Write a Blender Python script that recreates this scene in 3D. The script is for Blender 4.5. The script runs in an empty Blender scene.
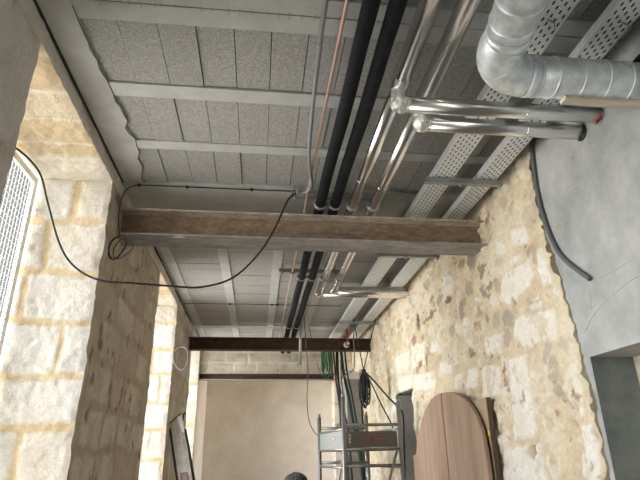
import bpy, math, random
import numpy as np
from mathutils import Vector, Matrix

SC = bpy.context.scene
COL = SC.collection
Z0 = 1.6                      # height of the eye above the floor; all z below are given from eye level
rnd = random.Random(7)

# ------------------------------------------------------------------ camera
F_PX, PITCH, YAW, ROLL = 524.03, math.radians(22.298), math.radians(6.772), math.radians(-0.8337)
def cam_axes():
    cp, sp, cy, sy = math.cos(PITCH), math.sin(PITCH), math.cos(YAW), math.sin(YAW)
    fw = Vector((sy*cp, cy*cp, sp)); rt = Vector((cy, -sy, 0)); up = rt.cross(fw)
    cr, sr = math.cos(ROLL), math.sin(ROLL)
    return cr*rt + sr*up, -sr*rt + cr*up, fw
RT, UP, FW = cam_axes()
cam_d = bpy.data.cameras.new('camera'); cam = bpy.data.objects.new('camera', cam_d); COL.objects.link(cam)
cam_d.sensor_width = 36.0; cam_d.lens = F_PX/640*36; cam_d.clip_start = 0.02
m = Matrix.Identity(4)
for i in range(3):
    m[i][0], m[i][1], m[i][2] = RT[i], UP[i], -FW[i]
m[2][3] = Z0
cam.matrix_world = m
SC.camera = cam

SKY_BASE, SKY_SIDE, SKY_P = .45, 14.5, 3.6
# ------------------------------------------------------------------ world: bright overcast sky, pale ground below the horizon
world = bpy.data.worlds.new('overcast_sky'); SC.world = world; world.use_nodes = True
nt = world.node_tree; nt.nodes.clear()
wo = nt.nodes.new('ShaderNodeOutputWorld'); bg = nt.nodes.new('ShaderNodeBackground')
tc = nt.nodes.new('ShaderNodeTexCoord'); sx = nt.nodes.new('ShaderNodeSeparateXYZ'); cr_ = nt.nodes.new('ShaderNodeValToRGB')
mp = nt.nodes.new('ShaderNodeMapRange'); mp.inputs['From Min'].default_value = -1; mp.inputs['From Max'].default_value = 1
nt.links.new(tc.outputs['Generated'], sx.inputs[0]); nt.links.new(sx.outputs['Z'], mp.inputs['Value'])
nt.links.new(mp.outputs[0], cr_.inputs[0]); nt.links.new(cr_.outputs[0], bg.inputs[0]); nt.links.new(bg.outputs[0], wo.inputs[0])
e = cr_.color_ramp.elements
e[0].position = 0.0; e[0].color = (.80, .78, .73, 1)
e[1].position = 1.0; e[1].color = (.88, .95, 1.0, 1)
k = e.new(.48); k.color = (.86, .84, .79, 1)
k = e.new(.53); k.color = (.96, .985, 1, 1)
# sky brightness shaped to balance walls and jambs: brighter sideways than along the facade
pw = nt.nodes.new('ShaderNodeMath'); pw.operation = 'ABSOLUTE'; nt.links.new(sx.outputs['X'], pw.inputs[0])
p2 = nt.nodes.new('ShaderNodeMath'); p2.operation = 'POWER'; nt.links.new(pw.outputs[0], p2.inputs[0]); p2.inputs[1].default_value = SKY_P
p3 = nt.nodes.new('ShaderNodeMath'); p3.operation = 'MULTIPLY_ADD'; nt.links.new(p2.outputs[0], p3.inputs[0]); p3.inputs[1].default_value = SKY_SIDE; p3.inputs[2].default_value = SKY_BASE
my = nt.nodes.new('ShaderNodeMapRange'); my.interpolation_type = 'SMOOTHSTEP'   # sky dimmed toward the far end so the window grille reads against it
for k_, v_ in (('From Min', .25), ('From Max', .72), ('To Min', 1.0), ('To Max', .30)): my.inputs[k_].default_value = v_
nt.links.new(sx.outputs['Y'], my.inputs['Value'])
p4 = nt.nodes.new('ShaderNodeMath'); p4.operation = 'MULTIPLY'; nt.links.new(p3.outputs[0], p4.inputs[0]); nt.links.new(my.outputs[0], p4.inputs[1])
nt.links.new(p4.outputs[0], bg.inputs[1])

WX, CX, SX = -1.143, 1.897, 1.88            # left wall face, right concrete face, right stone face
HEAD = 1.945                                # head of the window openings
WINS = [(-1.32, .14), (2.215, 3.67), (5.83, 7.26), (9.15, 10.5)]
def portal(loc, rot, sx_, sy_):
    l = bpy.data.lights.new('daylight_portal', 'AREA'); l.shape = 'RECTANGLE'; l.size = sx_; l.size_y = sy_
    l.cycles.is_portal = True
    o = bpy.data.objects.new('daylight_portal', l); COL.objects.link(o); o.location = (loc[0], loc[1], loc[2]+Z0); o.rotation_euler = rot
for a, b in WINS:
    portal((-1.80, (a+b)/2, .5), (0, -math.pi/2, 0), 2.9, b-a)
portal((3.25, 11.5, .4), (0, math.pi/2, 0), 1.8, 1.4)

SC.view_settings.view_transform = 'Standard'; SC.view_settings.look = 'None'
SC.view_settings.gamma = 1; SC.view_settings.use_curve_mapping = False
SC.view_settings.exposure = 0.42
SC.cycles.use_denoising = True
SC.cycles.max_bounces = 10; SC.cycles.diffuse_bounces = 7
SC.cycles.sample_clamp_indirect = 12

# ------------------------------------------------------------------ helpers
def at(ax, val, u, v):
    """point seen at photo position (u, v) on the world plane where coordinate ax has value val"""
    d = RT*(u-320) + UP*(240-v) + FW*F_PX
    return d*(val/d[ax])

def lin(c):
    return tuple(((x/255+.055)/1.055)**2.4 if x/255 > .04045 else x/255/12.92 for x in c)

def spline(pts, n=8):
    P = [Vector(p) for p in pts]
    if len(P) < 3: return P
    out = []
    Q = [2*P[0]-P[1]] + P + [2*P[-1]-P[-2]]
    for i in range(1, len(Q)-2):
        a, b, c, d = Q[i-1], Q[i], Q[i+1], Q[i+2]
        for j in range(n):
            t = j/n
            out.append(.5*((2*b)+(c-a)*t+(2*a-5*b+4*c-d)*t*t+(3*b-a-3*c+d)*t**3))
    out.append(P[-1]); return out

class MB:
    def __init__(self): self.v = []; self.f = []; self.mi = []; self.m = 0; self.sm = []
    def add(self, vs, fs, smooth=False):
        o = len(self.v); self.v += [Vector(p) for p in vs]
        for f in fs: self.f.append([i+o for i in f]); self.mi.append(self.m); self.sm.append(smooth)
        return self
    def box(self, x0, x1, y0, y1, z0, z1):
        vs = [(x, y, z) for x in (x0, x1) for y in (y0, y1) for z in (z0, z1)]
        return self.add(vs, [(0,1,3,2),(4,6,7,5),(0,4,5,1),(2,3,7,6),(0,2,6,4),(1,5,7,3)])
    def obox(self, p0, p1, w, h, up=(0,0,1), bevel=0):
        """bar from p0 to p1, w wide and h high"""
        p0, p1 = Vector(p0), Vector(p1); d = (p1-p0).normalized(); u = Vector(up)
        s = d.cross(u)
        if s.length < 1e-4: s = d.cross(Vector((1,0,0)))
        s.normalize(); u = s.cross(d).normalized()
        vs = [p + s*a*w/2 + u*b*h/2 for p in (p0, p1) for a in (-1, 1) for b in (-1, 1)]
        return self.add(vs, [(0,1,3,2),(4,6,7,5),(0,4,5,1),(2,3,7,6),(0,2,6,4),(1,5,7,3)])
    def tube(self, pts, r, seg=10, caps=True, closed=False):
        P = [Vector(p) for p in pts]; n = len(P)
        R = r if isinstance(r, (list, tuple)) else [r]*n
        def tan(i):
            if closed: return (P[(i+1) % n]-P[i-1]).normalized()
            return (P[min(i+1, n-1)]-P[max(i-1, 0)]).normalized()
        t0 = tan(0); a = Vector((0,0,1)) if abs(t0.z) < .9 else Vector((1,0,0))
        nrm = (a-t0*a.dot(t0)).normalized(); vs = []; fs = []
        for i in range(n):
            t = tan(i); nrm = (nrm-t*nrm.dot(t)).normalized(); b = t.cross(nrm)
            for k in range(seg):
                an = 2*math.pi*k/seg; vs.append(P[i]+(nrm*math.cos(an)+b*math.sin(an))*R[i])
        for i in range(n if closed else n-1):
            j = (i+1) % n
            for k in range(seg): fs.append((i*seg+k, i*seg+(k+1) % seg, j*seg+(k+1) % seg, j*seg+k))
        self.add(vs, fs, True)
        if caps and not closed:
            o = len(self.v)-len(vs)
            self.f.append([o+k for k in range(seg)][::-1]); self.mi.append(self.m); self.sm.append(False)
            self.f.append([o+(n-1)*seg+k for k in range(seg)]); self.mi.append(self.m); self.sm.append(False)
        return self
    def ring(self, c, axis, R, r, seg=28, sg=8):
        c = Vector(c); a = Vector(axis).normalized(); u = a.cross(Vector((0,0,1)) if abs(a.z) < .9 else Vector((1,0,0))).normalized(); w = a.cross(u)
        return self.tube([c+(u*math.cos(2*math.pi*i/seg)+w*math.sin(2*math.pi*i/seg))*R for i in range(seg)], r, sg, closed=True)
    def prism(self, outline, ext):
        n = len(outline); o = [Vector(p) for p in outline]; ev = Vector(ext)
        vs = o+[p+ev for p in o]
        return self.add(vs, [tuple(range(n))[::-1], tuple(range(n, 2*n))]+[(i, (i+1) % n, n+(i+1) % n, n+i) for i in range(n)])
    def ball(self, c, r, nu=16, nv=10, wob=0, sc=(1,1,1)):
        vs = []; fs = []
        for j in range(nv+1):
            for i in range(nu):
                th = math.pi*j/nv; ph = 2*math.pi*i/nu; rr = r*(1+wob*(rnd.random()-.5))
                vs.append((c[0]+rr*sc[0]*math.sin(th)*math.cos(ph), c[1]+rr*sc[1]*math.sin(th)*math.sin(ph), c[2]+rr*sc[2]*math.cos(th)))
        for j in range(nv):
            for i in range(nu): fs.append((j*nu+i, (j+1)*nu+i, (j+1)*nu+(i+1) % nu, j*nu+(i+1) % nu))
        return self.add(vs, fs, wob == 0)
    def build(self, name, mats, parent=None, bevel=0, recalc=True):
        import bmesh
        mats = mats if isinstance(mats, (list, tuple)) else [mats]
        vs = [v+Vector((0,0,Z0)) for v in self.v]
        if parent is not None: org = parent.matrix_world.translation.copy() if parent.parent is None else ORG[parent.name]
        else:
            lo = [min(v[i] for v in vs) for i in range(3)]; hi = [max(v[i] for v in vs) for i in range(3)]
            org = Vector(((lo[0]+hi[0])/2, (lo[1]+hi[1])/2, lo[2]))
        if parent is not None and parent.name in ORG: org = ORG[parent.name]
        me = bpy.data.meshes.new(name); me.from_pydata([v-org for v in vs], [], self.f)
        for mt in mats: me.materials.append(mt)
        me.polygons.foreach_set('material_index', self.mi); me.polygons.foreach_set('use_smooth', self.sm)
        if recalc:
            bm = bmesh.new(); bm.from_mesh(me); bmesh.ops.recalc_face_normals(bm, faces=bm.faces); bm.to_mesh(me); bm.free()
        o = bpy.data.objects.new(name, me); COL.objects.link(o)
        if parent is not None: o.parent = parent
        else: o.location = org
        ORG[o.name] = org
        if bevel:
            b = o.modifiers.new('bevel', 'BEVEL'); b.width = bevel; b.segments = 2; b.limit_method = 'ANGLE'; b.angle_limit = math.radians(50)
        return o
ORG = {}
def tag(o, label, cat, group=None, kind='thing'):
    o['label'] = label; o['category'] = cat; o['kind'] = kind
    if group: o['group'] = group
    return o
def empty(name, loc, label, cat, group=None):
    o = bpy.data.objects.new(name, None); COL.objects.link(o); o.location = (loc[0], loc[1], loc[2]+Z0); o.empty_display_size = .1
    ORG[o.name] = Vector(o.location)
    return tag(o, label, cat, group)
def struct(o): o['kind'] = 'structure'; return o

# ------------------------------------------------------------------ materials
def mat(name, col, rough=.8, metal=0., var=.0, vscale=6., bump=0., bscale=40., col2=None, detail=6, attr=None, rough_var=0, speck=None, stretch=None, bdist=.01):
    M = bpy.data.materials.new(name); M.use_nodes = True; t = M.node_tree; n = t.nodes; L = t.links
    b = n['Principled BSDF']; b.inputs['Roughness'].default_value = rough; b.inputs['Metallic'].default_value = metal
    co = n.new('ShaderNodeTexCoord'); vec = co.outputs['Object']
    if stretch:
        mpn = n.new('ShaderNodeMapping'); mpn.inputs['Scale'].default_value = stretch; L.new(vec, mpn.inputs[0]); vec = mpn.outputs[0]
    src = None
    if attr:
        a = n.new('ShaderNodeAttribute'); a.attribute_name = attr; src = a.outputs['Color']
    def noise(s, d=detail, r=.6):
        x = n.new('ShaderNodeTexNoise'); x.inputs['Scale'].default_value = s; x.inputs['Detail'].default_value = d; x.inputs['Roughness'].default_value = r
        L.new(vec, x.inputs['Vector']); return x
    if col2 is not None:
        x = noise(vscale); r = n.new('ShaderNodeValToRGB'); L.new(x.outputs[0], r.inputs[0])
        r.color_ramp.elements[0].position = .36; r.color_ramp.elements[1].position = .64
        r.color_ramp.elements[0].color = (*col, 1); r.color_ramp.elements[1].color = (*col2, 1); src = r.outputs[0]
    if src is None:
        rgb = n.new('ShaderNodeRGB'); rgb.outputs[0].default_value = (*col, 1); src = rgb.outputs[0]
    if speck:
        v = n.new('ShaderNodeTexVoronoi'); v.inputs['Scale'].default_value = speck[0]; L.new(vec, v.inputs['Vector'])
        sep = n.new('ShaderNodeSeparateColor'); L.new(v.outputs['Color'], sep.inputs[0])
        mr = n.new('ShaderNodeMapRange'); mr.inputs['To Min'].default_value = 1-speck[1]; mr.inputs['To Max'].default_value = 1+speck[1]
        L.new(sep.outputs[0], mr.inputs['Value'])
        mx = n.new('ShaderNodeMix'); mx.data_type = 'RGBA'; mx.blend_type = 'MULTIPLY'; mx.inputs['Factor'].default_value = 1
        L.new(src, mx.inputs[6]); L.new(mr.outputs[0], mx.inputs[7]); src = mx.outputs[2]
    if var:
        x = noise(vscale*3.1); mr = n.new('ShaderNodeMapRange'); mr.inputs['From Min'].default_value = .3; mr.inputs['From Max'].default_value = .7
        mr.inputs['To Min'].default_value = 1-var; mr.inputs['To Max'].default_value = 1+var; L.new(x.outputs[0], mr.inputs['Value'])
        mx = n.new('ShaderNodeMix'); mx.data_type = 'RGBA'; mx.blend_type = 'MULTIPLY'; mx.inputs['Factor'].default_value = 1
        L.new(src, mx.inputs[6]); L.new(mr.outputs[0], mx.inputs[7]); src = mx.outputs[2]
    L.new(src, b.inputs['Base Color'])
    if rough_var:
        x = noise(vscale*2); mr = n.new('ShaderNodeMapRange'); mr.inputs['To Min'].default_value = max(.03, rough-rough_var); mr.inputs['To Max'].default_value = min(1, rough+rough_var)
        L.new(x.outputs[0], mr.inputs['Value']); L.new(mr.outputs[0], b.inputs['Roughness'])
    if bump:
        x = noise(bscale, 5, .65); bn = n.new('ShaderNodeBump'); bn.inputs['Strength'].default_value = bump; bn.inputs['Distance'].default_value = bdist
        L.new(x.outputs[0], bn.inputs['Height']); L.new(bn.outputs[0], b.inputs['Normal'])
    return M

M = {}
M['stone'] = mat('limestone_masonry', (.7,.6,.45), .92, attr='stone_colour', var=.10, vscale=11, bump=.7, bscale=70)
M['block'] = mat('aggregate_block', (.425,.42,.40), .95, speck=(150,.22), var=.12, vscale=14, bump=.7, bscale=120)
M['joist'] = mat('precast_concrete', (.55,.555,.54), .88, var=.10, vscale=2.2, bump=.25, bscale=60)
M['concrete'] = mat('site_concrete', (.44,.44,.425), .9, col2=(.56,.56,.54), vscale=2.0, var=.10, bump=.5, bscale=22)
M['gap'] = mat('joint_and_gap_shade', (.05,.05,.05), 1)
M['wallconc'] = mat('grey_wall_render', (.30,.31,.305), .85, col2=(.455,.46,.45), vscale=2.2, var=.12, bump=.35, bscale=16)
M['slate'] = mat('slate_grey_lining', (.19,.23,.235), .6, col2=(.255,.295,.30), vscale=5, var=.12, bump=.2, bscale=30)
M['plaster'] = mat('beige_render', (.60,.53,.445), .95, col2=(.68,.61,.52), vscale=1.4, var=.06, bump=.2, bscale=30)
M['floor'] = mat('screed_floor', (.20,.185,.16), .9, var=.15, vscale=3)
M['silver'] = mat('aluminium_jacket', (.80,.795,.79), .25, 1.0, var=.05, vscale=3, bump=.03, bscale=5, rough_var=.05)
M['foil'] = mat('crumpled_foil', (.82,.81,.79), .2, 1.0, bump=.9, bscale=55, var=.1)
M['galv'] = mat('galvanised_duct', (.80,.85,.88), .44, .50, speck=(26,.08), var=.16, vscale=5, bump=.08, bscale=9, rough_var=.14)
M['tray'] = mat('galvanised_tray', (.77,.80,.81), .45, .35, var=.08, vscale=8)
M['strut'] = mat('galvanised_strut', (.42,.43,.43), .45, .7, var=.12, vscale=9)
M['rubber'] = mat('black_pipe_insulation', (.006,.007,.010), .75, col2=(.012,.013,.017), vscale=7, var=.3, bump=.2, bscale=25)
M['rubber'].node_tree.nodes['Principled BSDF'].inputs['Specular IOR Level'].default_value = .2
M['copper'] = mat('copper', (.84,.57,.46), .36, .55, var=.08, vscale=10)
M['conduit'] = mat('grey_conduit', (.25,.25,.26), .5, var=.08, vscale=12)
M['darkconduit'] = mat('dark_grey_conduit', (.13,.135,.145), .55, var=.1, vscale=12)
M['black'] = mat('black_cable', (.014,.014,.015), .55)
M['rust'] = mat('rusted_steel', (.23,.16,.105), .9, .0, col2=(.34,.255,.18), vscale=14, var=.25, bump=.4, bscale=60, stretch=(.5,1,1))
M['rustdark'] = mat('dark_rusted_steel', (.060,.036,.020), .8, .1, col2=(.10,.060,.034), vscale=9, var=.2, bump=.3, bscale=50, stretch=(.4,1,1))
M['flange'] = mat('dusty_steel', (.26,.245,.23), .9, .0, col2=(.40,.375,.35), vscale=10, var=.2, bump=.4, bscale=40, stretch=(.35,1,1))
M['flangetop'] = mat('mottled_steel', (.34,.27,.21), .9, .0, col2=(.55,.50,.44), vscale=16, var=.2, bump=.3, bscale=50, stretch=(.6,1,1))
M['wood'] = mat('brown_plywood', (.31,.205,.14), .8, col2=(.41,.285,.205), vscale=7, var=.14, bump=.15, bscale=60, stretch=(1,1,.16))
M['palewood'] = mat('raw_softwood', (.60,.52,.40), .8, col2=(.72,.64,.51), vscale=6, var=.12, stretch=(.2,1,1))
M['board'] = mat('pale_board', (.36,.28,.18), .8, col2=(.44,.35,.23), vscale=5)
M['darkwood'] = mat('dark_timber_edge', (.10,.065,.045), .8, var=.2, vscale=6)
M['alu'] = mat('scaffold_aluminium', (.29,.285,.275), .45, .6, var=.1, vscale=9)
M['toe'] = mat('toe_board_grey', (.19,.185,.168), .65, var=.12, vscale=6)
M['toelight'] = mat('toe_board_light', (.27,.28,.27), .6, var=.08, vscale=10)
M['red'] = mat('red_print', (.42,.035,.03), .6)
M['white'] = mat('white_paint', (.87,.87,.85), .5, var=.04, vscale=8)
M['mark'] = mat('white_paint_mark', (.75,.75,.72), .7)
M['green'] = mat('green_cord', (.03,.20,.085), .6, var=.25, vscale=20)
M['teal'] = mat('dark_teal_cable', (.012,.05,.052), .5)
M['navy'] = mat('dark_navy_cable', (.022,.025,.038), .5)
M['pinkpipe'] = mat('pink_copper', (.62,.36,.28), .5, .3)
M['greyblock'] = mat('grey_concrete_block', (.30,.295,.28), .9, var=.12, vscale=5, bump=.3, bscale=40)
M['jamb'] = mat('pale_grey_jamb', (.62,.585,.53), .9, var=.1, vscale=5, bump=.3, bscale=40)
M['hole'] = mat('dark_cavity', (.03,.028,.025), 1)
M['orange'] = mat('orange_foam', (.50,.22,.17), .8, var=.2, vscale=30)
M['yellow'] = mat('yellow_plastic', (.75,.62,.04), .5)
M['greycable'] = mat('grey_cable', (0.13,.13,.125), .55)
M['aluworn'] = mat('worn_aluminium', (.48,.46,.42), .7, .1, col2=(.60,.58,.54), vscale=12, var=.15)

# ------------------------------------------------------------------ numpy noise and masonry patterns
def _h(i, j, k, s):
    n = (i.astype(np.int64)*374761393 + j.astype(np.int64)*668265263 + k.astype(np.int64)*2147483647 + s*974634779) & 0xffffffff
    n = ((n ^ (n >> 13))*1274126177) & 0xffffffff
    n = ((n ^ (n >> 16))*2246822519) & 0xffffffff
    return ((n ^ (n >> 15)) & 0xffffff)/float(0xffffff)
def vn(x, y, z=None, s=0):
    z = np.zeros_like(x) if z is None else z
    i, j, k = np.floor(x), np.floor(y), np.floor(z); fx, fy, fz = x-i, y-j, z-k
    fx, fy, fz = [t*t*(3-2*t) for t in (fx, fy, fz)]; r = 0
    for a in (0, 1):
        for b in (0, 1):
            for c in (0, 1):
                r = r+_h(i+a, j+b, k+c, s)*(fx if a else 1-fx)*(fy if b else 1-fy)*(fz if c else 1-fz)
    return r
def fbm(x, y, z=None, s=0, o=4):
    r = 0; a = .5; t = 0
    for q in range(o):
        r = r+a*vn(x*2**q, y*2**q, None if z is None else z*2**q, s+q*17); t += a; a *= .5
    return r/t
def sst(a, b, x): t = np.clip((x-a)/(b-a), 0, 1); return t*t*(3-2*t)
def mixc(a, b, t): return a*(1-t[..., None])+np.array(b)*t[..., None]

def ashlar(u, v, seed, rows=(.30, .42), lens=(.35, .75), joint=.02, wob=.03):
    R = random.Random(seed)
    uu = u+wob*(fbm(u*4, v*4, s=seed)-.5)*2; vv = v+wob*(fbm(u*4+9, v*4+3, s=seed+5)-.5)*2
    mask = np.zeros_like(u); sid = np.zeros_like(u); y = v.min()-R.random()*.3; k = 0
    while y < v.max()+.1:
        h = R.uniform(*rows); sel = (vv >= y) & (vv < y+h)
        x = u.min()-R.random()*.6
        while x < u.max()+.2:
            l = R.uniform(*lens); k += 1
            s2 = sel & (uu >= x) & (uu < x+l)
            d = np.minimum(np.minimum(uu-x, x+l-uu), np.minimum(vv-y, y+h-vv))
            mask = np.where(s2, d, mask); sid = np.where(s2, k, sid); x += l
        y += h
    jw = joint*(.45+1.3*fbm(u*7, v*7, s=seed+31))
    return sst(jw*.7, jw*1.5, mask), sid
def rid(sid, s): return _h(sid, sid*0, sid*0, s)

def pat_pale(u, v, seed):
    """pale ashlar with wide sandy joints"""
    m, sid = ashlar(u, v, seed); n = fbm(u*11, v*11, s=seed+3)
    col = np.zeros(u.shape+(3,))+np.array((.66,.50,.29)); col = mixc(col, (.74,.62,.43), fbm(u*5, v*5, s=seed+8))
    st = mixc(np.zeros(u.shape+(3,))+np.array((.77,.72,.635)), (.83,.80,.75), sst(.25, .75, fbm(u*6, v*6, s=seed+12)))
    st = mixc(st, (.70,.60,.44), sst(.7, .95, rid(sid, seed))*.35)
    col = col*(1-m[..., None])+st*m[..., None]
    pits = sst(.62, .8, fbm(u*28, v*28, s=seed+40))*m
    return m*.008+m*(n-.5)*.006+(fbm(u*30, v*30, s=seed+2)-.5)*.008-pits*.008, col
def pat_sandy(u, v, seed):
    """sandy voussoirs, joints run across the wall thickness (u is depth in wall, v along the room)"""
    m, sid = ashlar(u, v, seed, (.24, .38), (1.5, 2.2), .012, .02); n = fbm(u*9, v*9, s=seed+3)
    st = mixc(np.zeros(u.shape+(3,))+np.array((.62,.47,.28)), (.72,.58,.38), fbm(u*7, v*14, s=seed+12))
    st = mixc(st, (.78,.70,.57), sst(.5, .9, rid(sid, seed))*.45)
    st = mixc(st, (.80,.74,.63), sst(v.max()-.42, v.max()-.30, v+.0*u))
    col = mixc(st, (.78,.70,.54), 1-m)
    return m*.004+(n-.5)*.012+(fbm(u*35, v*35, s=seed)-.5)*.012, col
def pat_brown(u, v, seed):
    """smeared interior faces, stone half hidden by brown and grey mortar with dark spots"""
    m, sid = ashlar(u, v, seed, (.28, .42), (.3, .7), .03, .04); n = fbm(u*9, v*9, s=seed+3)
    col = mixc(np.zeros(u.shape+(3,))+np.array((.46,.385,.28)), (.56,.49,.385), fbm(u*4, v*4, s=seed+8))
    st = mixc(np.zeros(u.shape+(3,))+np.array((.58,.52,.42)), (.70,.655,.57), sst(.3, .7, fbm(u*6, v*6, s=seed+12)))
    show = m*(.35+.65*(rid(sid, seed+2) > .35))
    col = col*(1-show[..., None])+st*show[..., None]
    sp = sst(.66, .74, fbm(u*13, v*8, s=seed+60))
    col = mixc(col, (.24,.14,.075), sp*.8)
    return m*.008+(n-.5)*.014+(fbm(u*40, v*40, s=seed+2)-.5)*.010-sp*.006, col
def pat_greyface(u, v, seed):
    h, c = pat_brown(u, v, seed)
    c = mixc(c, (.76,.73,.67), sst(.25, .6, fbm(u*3, v*3, s=seed+90))*.8)
    return h, c

def vor(u, v, s, seed):
    x, y = u/s, v/s; i, j = np.floor(x), np.floor(y); f1 = np.full(u.shape, 9.); f2 = f1.copy(); idn = np.zeros(u.shape)
    for a in (-1, 0, 1):
        for b in (-1, 0, 1):
            ci, cj = i+a, j+b
            px = ci+.1+.8*_h(ci, cj, ci*0, seed); py = cj+.1+.8*_h(ci, cj, ci*0, seed+1)
            d = np.hypot(x-px, y-py); nid = _h(ci, cj, ci*0, seed+2)
            new = d < f1
            f2 = np.where(new, f1, np.minimum(f2, d)); idn = np.where(new, nid, idn); f1 = np.where(new, d, f1)
    return f1*s, f2*s, idn

BIG = [[(507,272),(531,257),(536,282),(512,308),(498,301)], [(516,317),(557,306),(560,340),(524,349),(515,340)],
       [(509,358),(528,353),(540,439),(516,444)], [(504,449),(542,442),(551,490),(504,490)], [(486,336),(501,332),(503,355),(487,358)],
       [(483,366),(501,364),(503,396),(484,399)], [(462,317),(471,316),(473,336),(464,339)], [(512,227),(529,224),(531,244),(512,248)],
       [(537,248),(544,246),(556,284),(542,287)], [(441,362),(452,361),(454,374),(442,376)], [(443,276),(454,274),(454,295),(444,297)],
       [(469,368),(479,366),(479,389),(467,391)], [(569,363),(578,360),(590,418),(582,420)], [(583,425),(595,422),(607,485),(590,485)],
       [(455,375),(464,373),(465,390),(456,391)], [(496,240),(507,238),(508,254),(497,256)], [(430,340),(440,338),(441,352),(431,354)],
       [(542,330),(556,350),(566,395),(548,400)], [(396,356),(410,350),(411,370),(397,374)], [(412,345),(425,341),(426,366),(413,370)],
       [(399,377),(412,374),(412,389),(400,393)], [(414,374),(436,370),(436,390),(415,392)]]
BIG = [[(at(0, SX, *p).y, at(0, SX, *p).z) for p in q] for q in BIG]
#        px         radius (y, z)   colour
SPOTS = [((472,260),(.11,.08),(.36,.29,.22)), ((481,269),(.06,.06),(.30,.15,.08)), ((463,263),(.06,.04),(.42,.33,.23)), ((449,299),(.10,.035),(.22,.12,.07)),
         ((430,317),(.22,.03),(.32,.19,.11)), ((486,291),(.08,.07),(.34,.24,.17)), ((490,285),(.06,.05),(.28,.15,.09)), ((509,319),(.09,.07),(.48,.42,.36)),
         ((488,321),(.04,.04),(.30,.14,.07)), ((419,323),(.05,.09),(.10,.10,.065)), ((421,364),(.08,.04),(.30,.15,.08)), ((427,360),(.05,.05),(.28,.13,.07)),
         ((418,371),(.06,.04),(.34,.18,.10)), ((505,368),(.025,.06),(.38,.20,.15)), ((506,380),(.03,.03),(.36,.18,.11)), ((554,365),(.05,.05),(.44,.40,.36)),
         ((578,394),(.035,.022),(.30,.13,.075)), ((571,401),(.018,.03),(.32,.14,.08)), ((563,398),(.02,.03),(.36,.17,.10)), ((535,453),(.035,.035),(.025,.02,.016)),
         ((462,309),(.06,.10),(.46,.36,.29)), ((470,290),(.07,.08),(.50,.42,.33)), ((497,318),(.06,.06),(.54,.44,.33)), ((508,337),(.05,.07),(.52,.45,.38)),
         ((548,352),(.05,.05),(.50,.44,.37)), ((560,380),(.04,.05),(.56,.49,.38)), ((440,300),(.07,.05),(.52,.40,.28)), ((452,330),(.06,.05),(.56,.46,.34)),
         ((471,352),(.05,.05),(.42,.27,.18)), ((558,389),(.05,.04),(.46,.40,.33)), ((553,375),(.035,.035),(.42,.37,.32)), ((432,300),(.07,.03),(.40,.26,.17)),
         ((415,340),(.07,.05),(.44,.30,.20)), ((498,286),(.05,.06),(.50,.40,.30)), ((480,312),(.05,.05),(.50,.40,.29))]
SPOTS = [((at(0, SX, *p).y, at(0, SX, *p).z), (r[0]*1.25, r[1]*1.2), tuple(q*.82 for q in c)) for p, r, c in SPOTS]
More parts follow.
